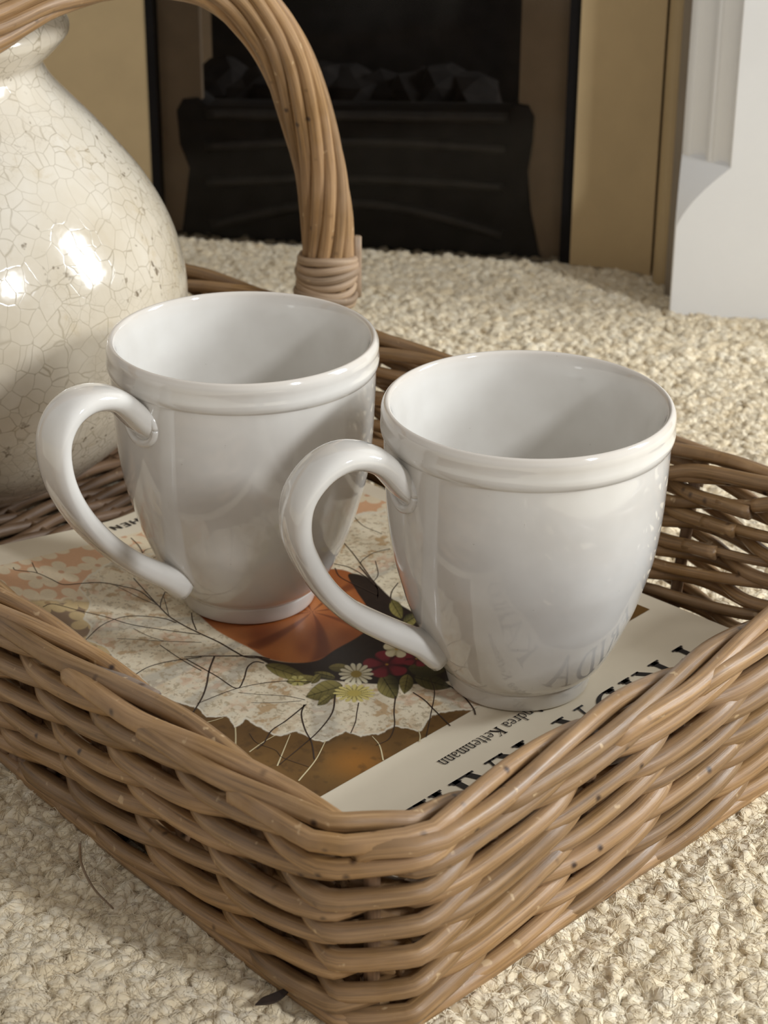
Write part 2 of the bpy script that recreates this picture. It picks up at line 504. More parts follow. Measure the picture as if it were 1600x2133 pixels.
sil = [(372, 540), (385, 440), (395, 350), (375, 300), (368, 230), (380, 208), (410, 205), (430, 222), (1060, 232), (1075, 218), (1100, 222), (1112, 245), (1108, 300), (1098, 360), (1104, 440), (1125, 545)]
pts = [zat(x, y, -0.0085) for x, y in sil]
pts = [(pts[0][0], 0.002)] + pts + [(pts[-1][0], 0.002)]
n = len(pts)
V = [wpt(s, -0.0085, z) for s, z in pts] + [wpt(s, -0.030, z) for s, z in pts]
Fc = [tuple(range(n)), tuple(range(2 * n - 1, n - 1, -1))] + [(i, i + n, (i + 1) % n + n, (i + 1) % n) for i in range(n)]
grate = local(mesh_obj('grate', V, Fc, IRON, None, False), fire)
for (pa, pb, bow) in (((430, 238), (1060, 246), 0.0), ((430, 305), (1055, 312), 0.004), ((430, 380), (1050, 390), 0.004), ((440, 470), (1045, 490), 0.018)):
    a_, b_ = zat(*pa, -0.0085), zat(*pb, -0.0085)
    t = np.linspace(0, 1, 24)
    path = [wpt(a_[0] * (1 - q) + b_[0] * q, -0.0095, a_[1] * (1 - q) + b_[1] * q + bow * math.sin(math.pi * q)) for q in t]
    V, Fc, U = tube(path, 0.0040, 8)
    o = mesh_obj('bar', V, Fc, IRON_BAR, None, True, U); o.parent = grate
# a few coals above the grate
for i in range(9):
    px = 470 + i * 65 + random.uniform(-15, 15); s, z = zat(px, 215 + random.uniform(-30, 10), -0.08)
    bm = bmesh.new(); bmesh.ops.create_icosphere(bm, subdivisions=2, radius=0.024)
    for v in bm.verts:
        v.co *= 1 + random.uniform(-0.22, 0.22); v.co.z *= 0.8
        v.co += Vector(wpt(s, -0.09, z))
    me = bpy.data.meshes.new('coal'); bm.to_mesh(me); bm.free(); me.materials.append(COAL)
    o = bpy.data.objects.new('coal', me); COL.objects.link(o); local(o, fire)

# brass panels either side
gold = empty('brass_surround', wpt(sR, 0, 0), 'matt brass side panel with rounded upright beside the white fluted post', 'fireplace trim')
gold_l = empty('brass_surround', wpt(sL, 0, 0), 'plain matt brass side panel of the fireplace behind the crackled vase', 'fireplace trim')
sG = s_of(1352, 0.02, 0.0)
local(prism('side_panel', [(sR + (sG - sR) * q, 0.002 + 0.011 * q ** 2.4) for q in np.linspace(0, 1, 14)] + [(sG + 0.002, -0.02), (sR, -0.02)], 0.001, HT, BRASS), gold)
cyl = [(sG + 0.011 + 0.009 * math.cos(t), 0.020 + 0.011 * math.sin(t)) for t in np.linspace(math.pi, 0, 14)] + [(sG + 0.021, -0.02), (sG - 0.001, -0.02)]
local(prism('bead_upright', cyl, 0.001, HT, BRASS, None, False), gold)
local(prism('side_panel', [(sL - 0.30, 0.03), (sL, 0.004), (sL, -0.02), (sL - 0.30, -0.02)], 0.001, HT, BRASS), gold_l)

# white surround post with a moulded chamfer that ends in a curved stop
post = empty('fire_surround_post', wpt(sR + 0.08, 0.07, 0), 'white painted fire surround upright with fluted chamfer and curved stop', 'fireplace surround')


def build_post():
    OUT = -((un(1524, 663, 0.0) - P0) @ np.array([-WN[0], -WN[1], 0]))   # how far the face stands forward
    def at(px, py, out): return zat(px, py, out)
    sc = at(1400, 560, OUT)[0]                       # square arris below the stop
    sF = at(1523, 350, OUT)[0]                       # where the chamfer meets the face
    z_top, z_bot = at(1523, 350, OUT)[1], at(1406, 488, OUT)[1]
    cw = sF - sc
    # flute profile across the chamfer: (t along chamfer from face edge to side edge, depth)
    prof = []
    T = np.linspace(0, 1, 49)
    for t in T:
        if t < 0.03: d = 0.0
        elif t < 0.36: d = 0.35 * math.sin((t - 0.03) / 0.33 * math.pi) ** 0.7 + 0.02
        elif t < 0.42: d = 0.02
        elif t < 0.50: d = -0.03
        elif t < 0.84: d = 0.42 * math.sin((t - 0.50) / 0.34 * math.pi) ** 0.8 + 0.0
        else: d = -0.05 * math.sin((t - 0.84) / 0.16 * math.pi)
        prof.append(max(d, -0.05))
    # stacked sections: chamfer size c(z); flutes fade to nothing just under z_top
    zs = [0.0, z_bot * 0.5, z_bot - 0.0005]
    K = 22
    zs += [z_bot + (z_top - z_bot) * i / K for i in range(K + 1)]
    zs += [z_top + 0.0008, z_top + 0.004, HT * 0.6, HT]
    V = []; Fc = []; back = OUT - 0.11; right = sF + 0.30
    m = len(T) + 3
    for z in zs:
        if z < z_bot: c = 0.0008
        elif z >= z_top: c = cw
        else:
            q = (z - z_bot) / (z_top - z_bot)
            c = max(0.0008, cw * q ** 1.6)
        fl = 1.0 if z > z_top + 0.0004 else 0.0
        for t, d in zip(T, prof):
            s = sc + c * (1 - t); o = OUT - c * 0.85 * t
            dd = fl * d * 0.28 * cw
            V.append(wpt(s + dd * 0.65, o - dd * 0.75, z))
        V.append(wpt(sc, back, z)); V.append(wpt(right, back, z)); V.append(wpt(right, OUT, z))
    for i in range(len(zs) - 1):
        for j in range(m):
            k = (j + 1) % m
            Fc.append((i * m + j, i * m + k, (i + 1) * m + k, (i + 1) * m + j))
    Fc.append(tuple(range(m))); Fc.append(tuple((len(zs) - 1) * m + j for j in range(m)))
    o = mesh_obj('moulded_upright', V, Fc, WHITE_STONE, None, False)
    bm = bmesh.new(); bm.from_mesh(o.data); bmesh.ops.recalc_face_normals(bm, faces=bm.faces); bm.to_mesh(o.data); bm.free()
    local(o, post)
    f = prism('side_strip', [(sc - 0.005, OUT - 0.030), (sc + 0.001, OUT - 0.026), (sc + 0.001, OUT - 0.10), (sc - 0.005, OUT - 0.10)], 0, HT, TAUPE)  # separate taupe strip added along the side face of the post
    local(f, post)


build_post()

# ------------------------------------------------------------------ basket
ANG = math.radians(45.6)
AX = np.array([math.cos(ANG), math.sin(ANG), 0]); BX = np.array([-math.sin(ANG), math.cos(ANG), 0])
A0, A1, B0, B1 = 0.334, 0.622, 0.3295, 0.985
CH = 0.018
basket = empty('wicker_basket', tuple((A0 + A1) / 2 * AX + (B0 + B1) / 2 * BX), 'brown woven willow tray basket with twisted arched handle on cream carpet', 'basket')
BLOC = Vector(basket.location)


def bpart(name, V, Fc, U, mat=WILLOW, parent=None):
    V = np.asarray(V) - np.array(BLOC)
    o = mesh_obj(name, V, Fc, mat, None, True, U)
    o.parent = parent or basket
    return o


# perimeter: chamfered rectangle sampled finely, then smoothed
cor = [(A0, B1 - CH), (A0, B0 + CH), (A0 + CH, B0), (A1 - CH, B0), (A1, B0 + CH), (A1, B1 - CH), (A1 - CH, B1), (A0 + CH, B1)]
dense = []
for i in range(8):
    p, q = np.array(cor[i]), np.array(cor[(i + 1) % 8])
    m = max(2, int(np.linalg.norm(q - p) / 0.001))
    dense += [p + (q - p) * t for t in np.arange(m) / m]
PER = np.array(dense)
PER[:, 0] += 0.019 * smooth01((PER[:, 1] - B0 - 0.01) / 0.26) * (1 - smooth01((PER[:, 0] - A0) / 0.12))   # near side leans inwards
for _ in range(6):
    PER = 0.5 * PER + 0.25 * (np.roll(PER, 1, 0) + np.roll(PER, -1, 0))
seg = np.linalg.norm(np.roll(PER, -1, 0) - PER, axis=1); SPER = np.concatenate([[0], np.cumsum(seg)]); LEN = SPER[-1]
tan = np.roll(PER, -2, 0) - np.roll(PER, 2, 0); tan /= np.linalg.norm(tan, axis=1)[:, None]
NOR = np.stack([tan[:, 1], -tan[:, 0]], 1)
PERc = np.vstack([PER, PER[:1]]); NORc = np.vstack([NOR, NOR[:1]])


def per(s, out, z):
    s = np.mod(s, LEN)
    x = np.interp(s, SPER, PERc[:, 0]); y = np.interp(s, SPER, PERc[:, 1])
    nx = np.interp(s, SPER, NORc[:, 0]); ny = np.interp(s, SPER, NORc[:, 1])
    out = out + 0.15 * (np.asarray(z) - 0.0725)          # the sides flare outwards
    x = x + nx * out; y = y + ny * out
    return x[:, None] * AX + y[:, None] * BX + np.asarray(z)[:, None] * np.array([0, 0, 1.0])


NST = 39
SPC = LEN / NST
PERIOD = 3 * SPC
ROWS = 6
S_FAR0 = float(SPER[np.argmin(np.hypot(PER[:, 0] - A1, PER[:, 1] - B0 - CH))]); S_FAR1 = float(SPER[np.argmin(np.hypot(PER[:, 0] - A1, PER[:, 1] - B1 + CH))])


def lowfreq(n, amp, k):
    c = rng.normal(0, amp, k + 3)
    return np.interp(np.linspace(0, k + 2, n), np.arange(k + 3), c)


row_ph = np.cumsum(rng.uniform(-0.1, 0.4, ROWS))
for row in range(ROWS):
    zc = 0.0080 + row * 0.0118
    for m in range(3):
        off = rng.uniform(0, LEN)
        npc = 5
        cuts = off + np.arange(npc + 1) * LEN / npc
        # move each cut to where the strand lies inside the wall
        ph = row_ph[row] + 2 * math.pi * m / 3
        cuts = [(round(((c * 2 * math.pi / PERIOD + ph) - math.pi) / (2 * math.pi)) * 2 * math.pi + math.pi - ph) * PERIOD / (2 * math.pi) for c in cuts[:-1]]
        cuts.append(cuts[0] + round(LEN / PERIOD) * PERIOD)
        for i in range(npc):
            s0, s1_ = cuts[i] - 0.006, cuts[i + 1] + 0.010
            nn = max(20, int((s1_ - s0) / 0.0032))
            s = np.linspace(s0, s1_, nn)
            phi = 2 * math.pi * s / PERIOD + ph
            k = max(3, int((s1_ - s0) / 0.05))
            A, B = 0.0064, 0.0051
            cs = np.tanh(1.5 * np.cos(phi)) / math.tanh(1.5)
            out = A * cs + lowfreq(nn, 0.0005, k)
            z = zc + B * 1.2 * (2 / math.pi) * np.arcsin(0.96 * np.sin(phi)) + lowfreq(nn, 0.0011, k)
            # tuck the ends inside
            endq = np.minimum(np.arange(nn), np.arange(nn)[::-1]) / 5.0
            out -= 0.002 * (1 - smooth01(endq))
            r = rng.uniform(0.0032, 0.0042)
            rad = np.linspace(r * 1.08, r * 0.84, nn) * (1 + lowfreq(nn, 0.02, k * 2))
            fa = (np.mod(s, LEN) - S_FAR0) / (S_FAR1 - S_FAR0)
            rad *= 1 - 0.26 * smooth01(fa * 14) * smooth01((1 - fa) * 14)          # slimmer rods on the far side
            V, Fc, U = tube(per(s, out, z), rad, 9, v0=rng.uniform(0, 5))
            bpart('willow_rod', V, Fc, U)

# stakes: upright rods the weave passes in and out of
for j in range(NST):
    s = np.full(7, (j + 0.5) * SPC)
    z = np.linspace(-0.001, 0.073, 7)
    V, Fc, U = tube(per(s, np.full(7, 0.0), z), 0.0026, 7)
    bpart('stake', V, Fc, U, WILLOW_DARK)

# rim: each stake is bent over and laid along the edge
for j in range(NST):
    s_start = (j + 0.5) * SPC + rng.uniform(-0.003, 0.003)
    Lr = SPC * rng.uniform(2.9, 3.3)
    key = np.array([[-0.004, 0.0020, -0.0110], [0.0, 0.0046, -0.0030], [0.06, 0.0066, 0.0004], [0.28, 0.0058, 0.0010], [0.52, 0.0012, 0.0036],
                    [0.72, -0.0042, 0.0026], [0.90, -0.0062, -0.0010], [1.0, -0.0070, -0.0060]])
    key[1:, 2] += rng.normal(0, 0.0004, 7)
    c = spline(key, 46)
    s = s_start + c[:, 0] * Lr
    r = rng.uniform(0.0032, 0.0039)
    rad = np.linspace(r, r * 0.85, 46)
    V, Fc, U = tube(per(s, c[:, 1], 0.0745 + c[:, 2]), rad, 9, v0=rng.uniform(0, 5))
    bpart('border_rod', V, Fc, U, WILLOW)

# plain rods round the foot
for zf, of in ((0.0030, 0.0055), (0.0035, -0.004)):
    for i in range(4):
        s = np.linspace(i * LEN / 4 - 0.02, (i + 1) * LEN / 4 + 0.02, 150)
        V, Fc, U = tube(per(s, of + lowfreq(150, 0.0004, 12), zf + lowfreq(150, 0.0005, 12)), np.linspace(0.0036, 0.0029, 150), 9, v0=rng.uniform(0, 5))
        bpart('foot_rod', V, Fc, U)

# woven floor of the basket
nb = int((B1 - B0 - 0.036) / 0.0062)
for i in range(nb):
    b_ = B0 + 0.018 + (i + 0.5) * 0.0062
    a_ = np.linspace(A0 + 0.020, A1 - 0.012, 40)
    z = 0.0060 + 0.0021 * np.cos((a_ - A0) / 0.040 * math.pi + math.pi * (i % 2)) + lowfreq(40, 0.0003, 8)
    P = a_[:, None] * AX + (b_ + lowfreq(40, 0.0006, 8))[:, None] * BX + z[:, None] * np.array([0, 0, 1.0])
    V, Fc, U = tube(P, rng.uniform(0.0025, 0.0030), 7, v0=rng.uniform(0, 5))
    bpart('base_rod', V, Fc, U, WILLOW_DARK)
for i in range(7):
    a_ = A0 + 0.035 + i * 0.036
    b_ = np.linspace(B0 + 0.014, B1 - 0.014, 12)
    P = np.full(12, a_)[:, None] * AX + b_[:, None] * BX + np.full(12, 0.0055)[:, None] * np.array([0, 0, 1.0])
    V, Fc, U = tube(P, 0.0024, 7); bpart('base_stick', V, Fc, U, WILLOW_DARK)

# handle: bundle of twisted rods over an arch
BH = 0.6615
arch = spline([(0.632, 0.050), (0.6335, 0.075), (0.6360, 0.102), (0.6345, 0.130), (0.6285, 0.158), (0.6120, 0.200), (0.5935, 0.2240),
               (0.5670, 0.2430), (0.5270, 0.2530), (0.4860, 0.2510), (0.4580, 0.2420), (0.4050, 0.2200), (0.3600, 0.1700), (0.3380, 0.110), (0.334, 0.075), (0.336, 0.050)], 150)
AP = arch[:, :1] * AX + BH * BX + arch[:, 1:] * np.array([0, 0, 1.0])
AT = np.gradient(AP, axis=0); AT /= np.linalg.norm(AT, axis=1)[:, None]
AN = np.cross(np.tile(BX, (150, 1)), AT)
AL = np.concatenate([[0], np.cumsum(np.linalg.norm(np.diff(AP, axis=0), axis=1))])
V, Fc, U = tube(AP, 0.0068, 10)
handle = bpart('handle', V, Fc, U, WILLOW_DARK)
NH = 11
for i in range(NH):
    tw = 2 * math.pi * i / NH + AL * (2 * math.pi / 0.40) + lowfreq(150, 0.05, 9)
    R = 0.0094 + lowfreq(150, 0.0003, 9)
    P = AP + R[:, None] * (np.cos(tw)[:, None] * AN + np.sin(tw)[:, None] * BX)
    V, Fc, U = tube(P, rng.uniform(0.0029, 0.0034), 9, v0=rng.uniform(0, 5))
    bpart('handle_rod', V, Fc, U, WILLOW, handle)
for end in (0, 1):
    z0 = 0.0830
    for i in range(7):
        zc = z0 + i * 0.0034
        idx = np.argmin(np.abs(arch[:75, 1] - zc)) if end == 0 else 75 + np.argmin(np.abs(arch[75:, 1] - zc))
        t = np.linspace(0, 2 * math.pi, 40)
        tilt = rng.uniform(-0.0016, 0.0016)
        Rr = 0.0135 + 0.0006 * math.sin(i * 1.9)
        P = AP[idx] * np.array([1, 1, 0]) + Rr * (np.cos(t)[:, None] * AX + np.sin(t)[:, None] * BX) + (zc + tilt * np.cos(t + i) + 0.0008 * np.sin(2 * t + i))[:, None] * np.array([0, 0, 1.0])
        V, Fc, U = tube(P, 0.0016, 10, flat=1.35, upv=(0.01, 0.02, 1))
        bpart('binding', V, Fc, U, WILLOW_GREY, handle)
# cut stake end standing beside the binding
q = un(735, 520, 0.10)
P = np.array([0.647 * AX + (BH - 0.008) * BX + np.array([0, 0, z]) for z in np.linspace(0.083, 0.113, 5)])
V, Fc, U = tube(P, 0.0028, 8); bpart('stake_end', V, Fc, U, WILLOW_GREY, handle)
# one grey, split rod end on the near edge
P = spline([un(188, 1392, 0.0755), un(230, 1412, 0.0765), un(280, 1434, 0.0765), un(322, 1456, 0.0755)], 16)
V, Fc, U = tube(P, np.concatenate([np.linspace(0.0022, 0.0034, 8), np.full(8, 0.0034)]), 9, flat=0.8); bpart('split_rod', V, Fc, U, WILLOW_BARK)
# loose bark strand hanging from the near side
P = spline([un(166, 1758, 0.02), un(170, 1800, 0.012), un(195, 1850, 0.007), un(236, 1893, 0.004)], 20)
V, Fc, U = tube(P, np.linspace(0.0005, 0.0003, 20), 6); bpart('bark_strand', V, Fc, U, WILLOW_GREY)

# dry leaf crumb on the carpet by the basket
cc = un(568, 2086, 0.004)
bm = bmesh.new()
lv = spline([(-0.0052, -0.002), (-0.003, 0.0006), (0.001, 0.0022), (0.0055, 0.0036), (0.004, 0.0008), (0.0005, -0.0014), (-0.0052, -0.002)], 26)[:-1]
top = [bm.verts.new((cc[0] + p[0], cc[1] + p[1] * 1.3, cc[2] + 0.0012 + 0.12 * p[0] + 18 * p[0] ** 2)) for p in lv]
bot = [bm.verts.new((v.co.x, v.co.y, v.co.z - 0.0006)) for v in top]
bm.faces.new(top); bm.faces.new(bot[::-1])
for i in range(len(lv)):
    k = (i + 1) % len(lv); bm.faces.new((top[i], bot[i], bot[k], top[k]))
me = bpy.data.meshes.new('dry_leaf'); bmesh.ops.recalc_face_normals(bm, faces=bm.faces); bm.to_mesh(me); bm.free(); me.materials.append(mat_simple('dry_leaf', srgb(44, 32, 24), 0.7, 0.3, 300))
lo = bpy.data.objects.new('dry_leaf', me); COL.objects.link(lo)
lo['label'] = 'tiny dark dry leaf crumb on the carpet beside the basket'; lo['category'] = 'leaf'

# ------------------------------------------------------------------ book
BA = math.radians(46.8)
UX = np.array([math.cos(BA), math.sin(BA), 0]); VX = np.array([-math.sin(BA), math.cos(BA), 0])
U0, U1, V0, V1 = 0.384, 0.6055, 0.362, 0.632
PU0, PU1, PV0, PV1 = 0.394, 0.5961, 0.4125, 0.6145
book = empty('art_book', tuple(0.486 * UX + 0.5 * VX + np.array([0, 0, 0.009])), 'paperback art book with floral painted cover lying in the basket under the mugs', 'book')
KLOC = np.array(book.location)


def lift(u, v):
    u = np.asarray(u, float); v = np.asarray(v, float)
    d = np.clip(0.505 - u, 0, 1)
    return 0.165 * (np.sqrt(d * d + 1e-4) - 0.01 * (d <= 0) - 0.01 * (d > 0)) * smooth01((v - 0.556) / 0.07)


def bsurf(u, v, layer=0.0):
    u = np.asarray(u, float); v = np.asarray(v, float)
    z = ZB + lift(u, v) + layer
    return u[..., None] * UX + v[..., None] * VX + z[..., None] * np.array([0, 0, 1.0])


def grid_faces(nu, nv, flip=False):
    i, j = np.meshgrid(np.arange(nu - 1), np.arange(nv - 1), indexing='ij')
    a = (i * nv + j).ravel(); f = np.stack([a, a + nv, a + nv + 1, a + 1], 1)
    return f[:, ::-1] if flip else f


def slab(name, u0, u1, v0, v1, top_off, bot, nu, nv, mat):
    u = np.linspace(u0, u1, nu); v = np.linspace(v0, v1, nv); Ug, Vg = np.meshgrid(u, v, indexing='ij')
    Pt = bsurf(Ug, Vg, top_off).reshape(-1, 3)
    Pb = Pt.copy()
    Pb[:, 2] += (bot - top_off)
    n = nu * nv
    Fc = [tuple(f) for f in grid_faces(nu, nv)] + [tuple(f + n) for f in grid_faces(nu, nv, True)]
    ring = [i * nv for i in range(nu)] + [(nu - 1) * nv + j for j in range(1, nv)] + [i * nv + nv - 1 for i in range(nu - 2, -1, -1)] + [j for j in range(nv - 2, 0, -1)]
    for a, b in zip(ring, ring[1:] + ring[:1]): Fc.append((a, a + n, b + n, b))
    o = mesh_obj(name, np.vstack([Pt, Pb]) - KLOC, Fc, mat, book, False)
    return o


slab('cover', U0, U1, V0, V1, 0.0, -0.0006, 40, 40, PAPER)
slab('page_block', U0 + 0.001, U1 - 0.0012, V0 + 0.001, V1 - 0.001, -0.0006, -0.0100, 40, 40, PAGES)
slab('back_cover', U0, U1, V0, V1, -0.0100, -0.0106, 40, 40, PAPER)

# --- printed picture: colours laid on a fine grid of points (a generic floral design)
nu, nv = 545, 505
Ug, Vg = np.meshgrid(np.linspace(PU0, PU1, nu), np.linspace(PV0, PV1, nv), indexing='ij')
PP = bsurf(Ug, Vg, 0.00015).reshape(-1, 3)
X, Y = proj(PP)


def fnoise(x, y, sc, seed, octv=4):
    """value noise on arrays"""
    g = np.random.default_rng(seed); tot = np.zeros_like(x); amp = 1.0; nrm = 0
    for o in range(octv):
        T = g.random((64, 64)); fx = x / sc * 2 ** o; fy = y / sc * 2 ** o
        ix = np.floor(fx).astype(int); iy = np.floor(fy).astype(int); tx = fx - ix; ty = fy - iy
        tx = tx * tx * (3 - 2 * tx); ty = ty * ty * (3 - 2 * ty)
        a = T[ix % 64, iy % 64]; b = T[(ix + 1) % 64, iy % 64]; c = T[ix % 64, (iy + 1) % 64]; d = T[(ix + 1) % 64, (iy + 1) % 64]
        tot += amp * ((a * (1 - tx) + b * tx) * (1 - ty) + (c * (1 - tx) + d * tx) * ty); nrm += amp; amp *= 0.55
    return tot / nrm


def lin(r, g, b): return np.array(srgb(r, g, b)[:3])


um, vm = (Ug.ravel()), (Vg.ravel())
mm_u, mm_v = um * 1000, vm * 1000                 # millimetres on the page


def lerp(a, b, t): return a + (b - a) * t[:, None]


def poly_sd(px, py, poly):
    """signed distance (negative inside) in pixels of the polygon's own frame"""
    P = np.asarray(poly, float); d = np.full(px.shape, 1e9); ins = np.zeros(px.shape, bool)
    for i in range(len(P)):
        a, b = P[i], P[(i + 1) % len(P)]; e = b - a
        t = np.clip(((px - a[0]) * e[0] + (py - a[1]) * e[1]) / (e @ e + 1e-9), 0, 1)
        d = np.minimum(d, np.hypot(px - a[0] - t * e[0], py - a[1] - t * e[1]))
        cond = ((a[1] > py) != (b[1] > py)) & (px < (b[0] - a[0]) * (py - a[1]) / (b[1] - a[1] + 1e-12) + a[0])
        ins ^= cond
    return np.where(ins, -d, d)


n1 = fnoise(mm_u, mm_v, 14, 1); n2 = fnoise(mm_u, mm_v, 3.2, 2); n3 = fnoise(mm_u, mm_v, 1.4, 3, 3)
C = lerp(lin(96, 68, 34), lin(126, 92, 46), n1)
C = lerp(C, lin(166, 108, 40), 0.75 * smooth01(1 - np.hypot((X - 745) / 95, (Y - 1588) / 55)))
C = lerp(C, lin(74, 52, 26), 0.8 * smooth01((n2 - 0.55) / 0.2) * 0.6)


def blend(mask, col, k=1.0):
    global C
    C = C + (np.asarray(col) - C) * (np.clip(mask, 0, 1) * k)[:, None]


def blossom_field(mask, ground, petal, heart, cell, seed):
    """five-petalled blossoms on a jittered grid, in page millimetres"""
    g = np.random.default_rng(seed)
    blend(mask, ground)
    iu = np.floor(mm_u / cell).astype(int); iv = np.floor(mm_v / cell).astype(int)
    jit = g.uniform(-0.22, 0.22, (97, 97, 2)); rot = g.uniform(0, 6.28, (97, 97)); siz = g.uniform(0.85, 1.12, (97, 97))
    best = np.zeros_like(mm_u); hh = np.zeros_like(mm_u)
    for du in (-1, 0, 1):
        for dv in (-1, 0, 1):
            a = (iu + du) % 97; b = (iv + dv) % 97
            cu = (iu + du + 0.5 + jit[a, b, 0] + 0.5 * ((iv + dv) % 2)) * cell; cv = (iv + dv + 0.5 + jit[a, b, 1]) * cell
            x = mm_u - cu; y = mm_v - cv; r = np.hypot(x, y) / (cell * 0.60 * siz[a, b]); th = np.arctan2(y, x) + rot[a, b]
            edge = 0.42 + 0.58 * np.abs(np.cos(2.5 * th)) ** 0.55
            best = np.maximum(best, smooth01((edge - r) / 0.10)); hh = np.maximum(hh, smooth01((0.17 - r) / 0.06))
    pc = lerp(np.asarray(petal) * 0.90, np.minimum(np.asarray(petal) * 1.06, 1), n2)
    global C
    C = C + (pc - C) * (mask * best * 0.92)[:, None]
    C = C + (np.asarray(heart) - C) * (mask * hh * 0.7)[:, None]


# far part of the page: orange ground with cream blossoms, ochre ones towards the side
ctr = un(650, 1275, ZB); cu, cv = ctr @ UX, ctr @ VX
far = smooth01(((vm - cv) * 1000 + 0.9 * np.abs(um - cu) * 1000 * 0 - 8) / 3 + 1.0)
left_f = smooth01((300 - X) / 20) * smooth01((1395 - Y) / 10)
fieldmask = np.maximum(far, left_f)
blossom_field(fieldmask, lin(226, 178, 138), lin(242, 226, 194), lin(206, 142, 100), 16.0, 11)
lowf = smooth01((Y - 1248 + 12 * (n2 - 0.5)) / 8) * left_f
blossom_field(lowf, lin(150, 124, 98), lin(226, 200, 148), lin(170, 130, 88), 16.0, 12)

# lace collar: scalloped disc with radial pleats
du, dv = (um - cu) * 1000, (vm - cv) * 1000
rad = np.hypot(du, dv); th = np.arctan2(dv, du)
hem = [(411, 1475), (430, 1496), (473, 1490), (489, 1517), (512, 1498), (558, 1525), (574, 1533), (620, 1525), (632, 1531), (675, 1546), (721, 1523), (752, 1535), (787, 1531), (822, 1511), (872, 1523), (899, 1490), (985, 1478), (1100, 1430), (1130, 1330),
       (1060, 1200), (960, 1110), (850, 1060), (760, 1065), (690, 1090), (560, 1080), (420, 1110), (330, 1150), (235, 1165), (190, 1195), (165, 1224), (186, 1258), (172, 1290), (190, 1305), (176, 1335), (222, 1350), (240, 1378), (280, 1402), (306, 1424), (312, 1440), (350, 1458)]
wob = 5.0 * (fnoise(X, Y, 9, 21, 3) - 0.5) + 9 * (fnoise(X, Y, 26, 22, 2) - 0.5)
sd = poly_sd(X, Y, hem) + wob
inside = smooth01((1.2 - sd) / 2.4)
pleat = 0.5 + 0.5 * np.sin(th * 21 + 1.2 * np.sin(th * 3) + 0.8 * (n1 - 0.5))
lc = lerp(lin(246, 233, 205), lin(230, 216, 188), smooth01(pleat * 1.3 - 0.3))
lc = lerp(lc, lin(196, 162, 118), smooth01((n2 - 0.50) / 0.16) * smooth01((rad - 30) / 30) * (0.35 + 0.5 * (pleat > 0.55)))
lc = lerp(lc, lin(204, 197, 180), smooth01((np.sin(th * 10.5 + 0.6) - 0.72) / 0.2) * 0.75)
lc = lerp(lc, lin(222, 178, 146), smooth01((n1 - 0.55) / 0.12) * 0.5)
lc = lerp(lc, lin(168, 148, 112), smooth01((n3 - 0.60) / 0.08) * 0.55)
sprig = np.abs(np.sin(th * 40) * np.sin(rad * 0.62)) * smooth01((n1 - 0.42) / 0.1)
lc = lerp(lc, lin(238, 228, 204), smooth01((sprig - 0.55) / 0.2) * 0.7)
lc = lerp(lc, lin(240, 232, 212), smooth01((sd + 5) / 3) * smooth01((-0.0 - sd + 1.5) / 2) * 0.9)
C = C + (lc - C) * inside[:, None]


def blob(poly, col, soft=2.0, col2=None, tex=None, k=1.0):
    global C
    poly = spline(list(poly) + [poly[0]], 8 * len(poly))[:-1]
    s = poly_sd(X, Y, poly); m = smooth01((soft * 0.5 - s) / soft) * k
    cc_ = np.tile(np.asarray(col), (len(X), 1)) if col2 is None else lerp(np.asarray(col), np.asarray(col2), tex)
    C = C + (cc_ - C) * m[:, None]
    return s


# one large orange bloom with a dark heart
blob([(396, 1262), (450, 1312), (520, 1350), (566, 1374), (640, 1382), (700, 1372), (770, 1340), (812, 1292), (800, 1240), (745, 1200), (690, 1185), (560, 1200), (450, 1230)], lin(150, 78, 38), 3, lin(196, 122, 66), smooth01(fnoise(X, Y, 60, 5, 2) * 1.5 - 0.25))
pet = smooth01((np.abs(np.sin(th * 4 + 0.4 + 0.02 * rad)) - 0.80) / 0.2) ** 2
s_or = poly_sd(X, Y, [(396, 1262), (520, 1350), (640, 1382), (770, 1340), (812, 1292), (745, 1200), (560, 1200)])
blend(pet * smooth01(-s_or / 4), lin(104, 46, 24), 0.7)
blob([(528, 1366), (600, 1380), (660, 1376), (700, 1352), (752, 1322), (778, 1290), (742, 1230), (726, 1196), (770, 1205), (820, 1250), (868, 1280), (915, 1320), (950, 1390), (930, 1420), (790, 1425), (650, 1412), (590, 1398)], lin(28, 20, 18), 3, lin(46, 34, 28), n2)


def petalflower(cx, cy, rx, ry, npet, col, col2, heart, hr=0.3, rot=0.0):
    global C
    x = (X - cx) / rx; y = (Y - cy) / ry; r = np.hypot(x, y); t = np.arctan2(y, x) + rot
    c_ = np.abs(np.cos(npet / 2 * t)); edge = 0.55 + 0.45 * c_ ** 0.5
    m = smooth01((edge - r) / 0.08)
    pc = lerp(np.asarray(col2), np.asarray(col), smooth01(c_ * 1.6 - 0.2) * smooth01(r * 1.8))
    C = C + (pc - C) * m[:, None]
    blend(smooth01((hr - r) / 0.08), heart)


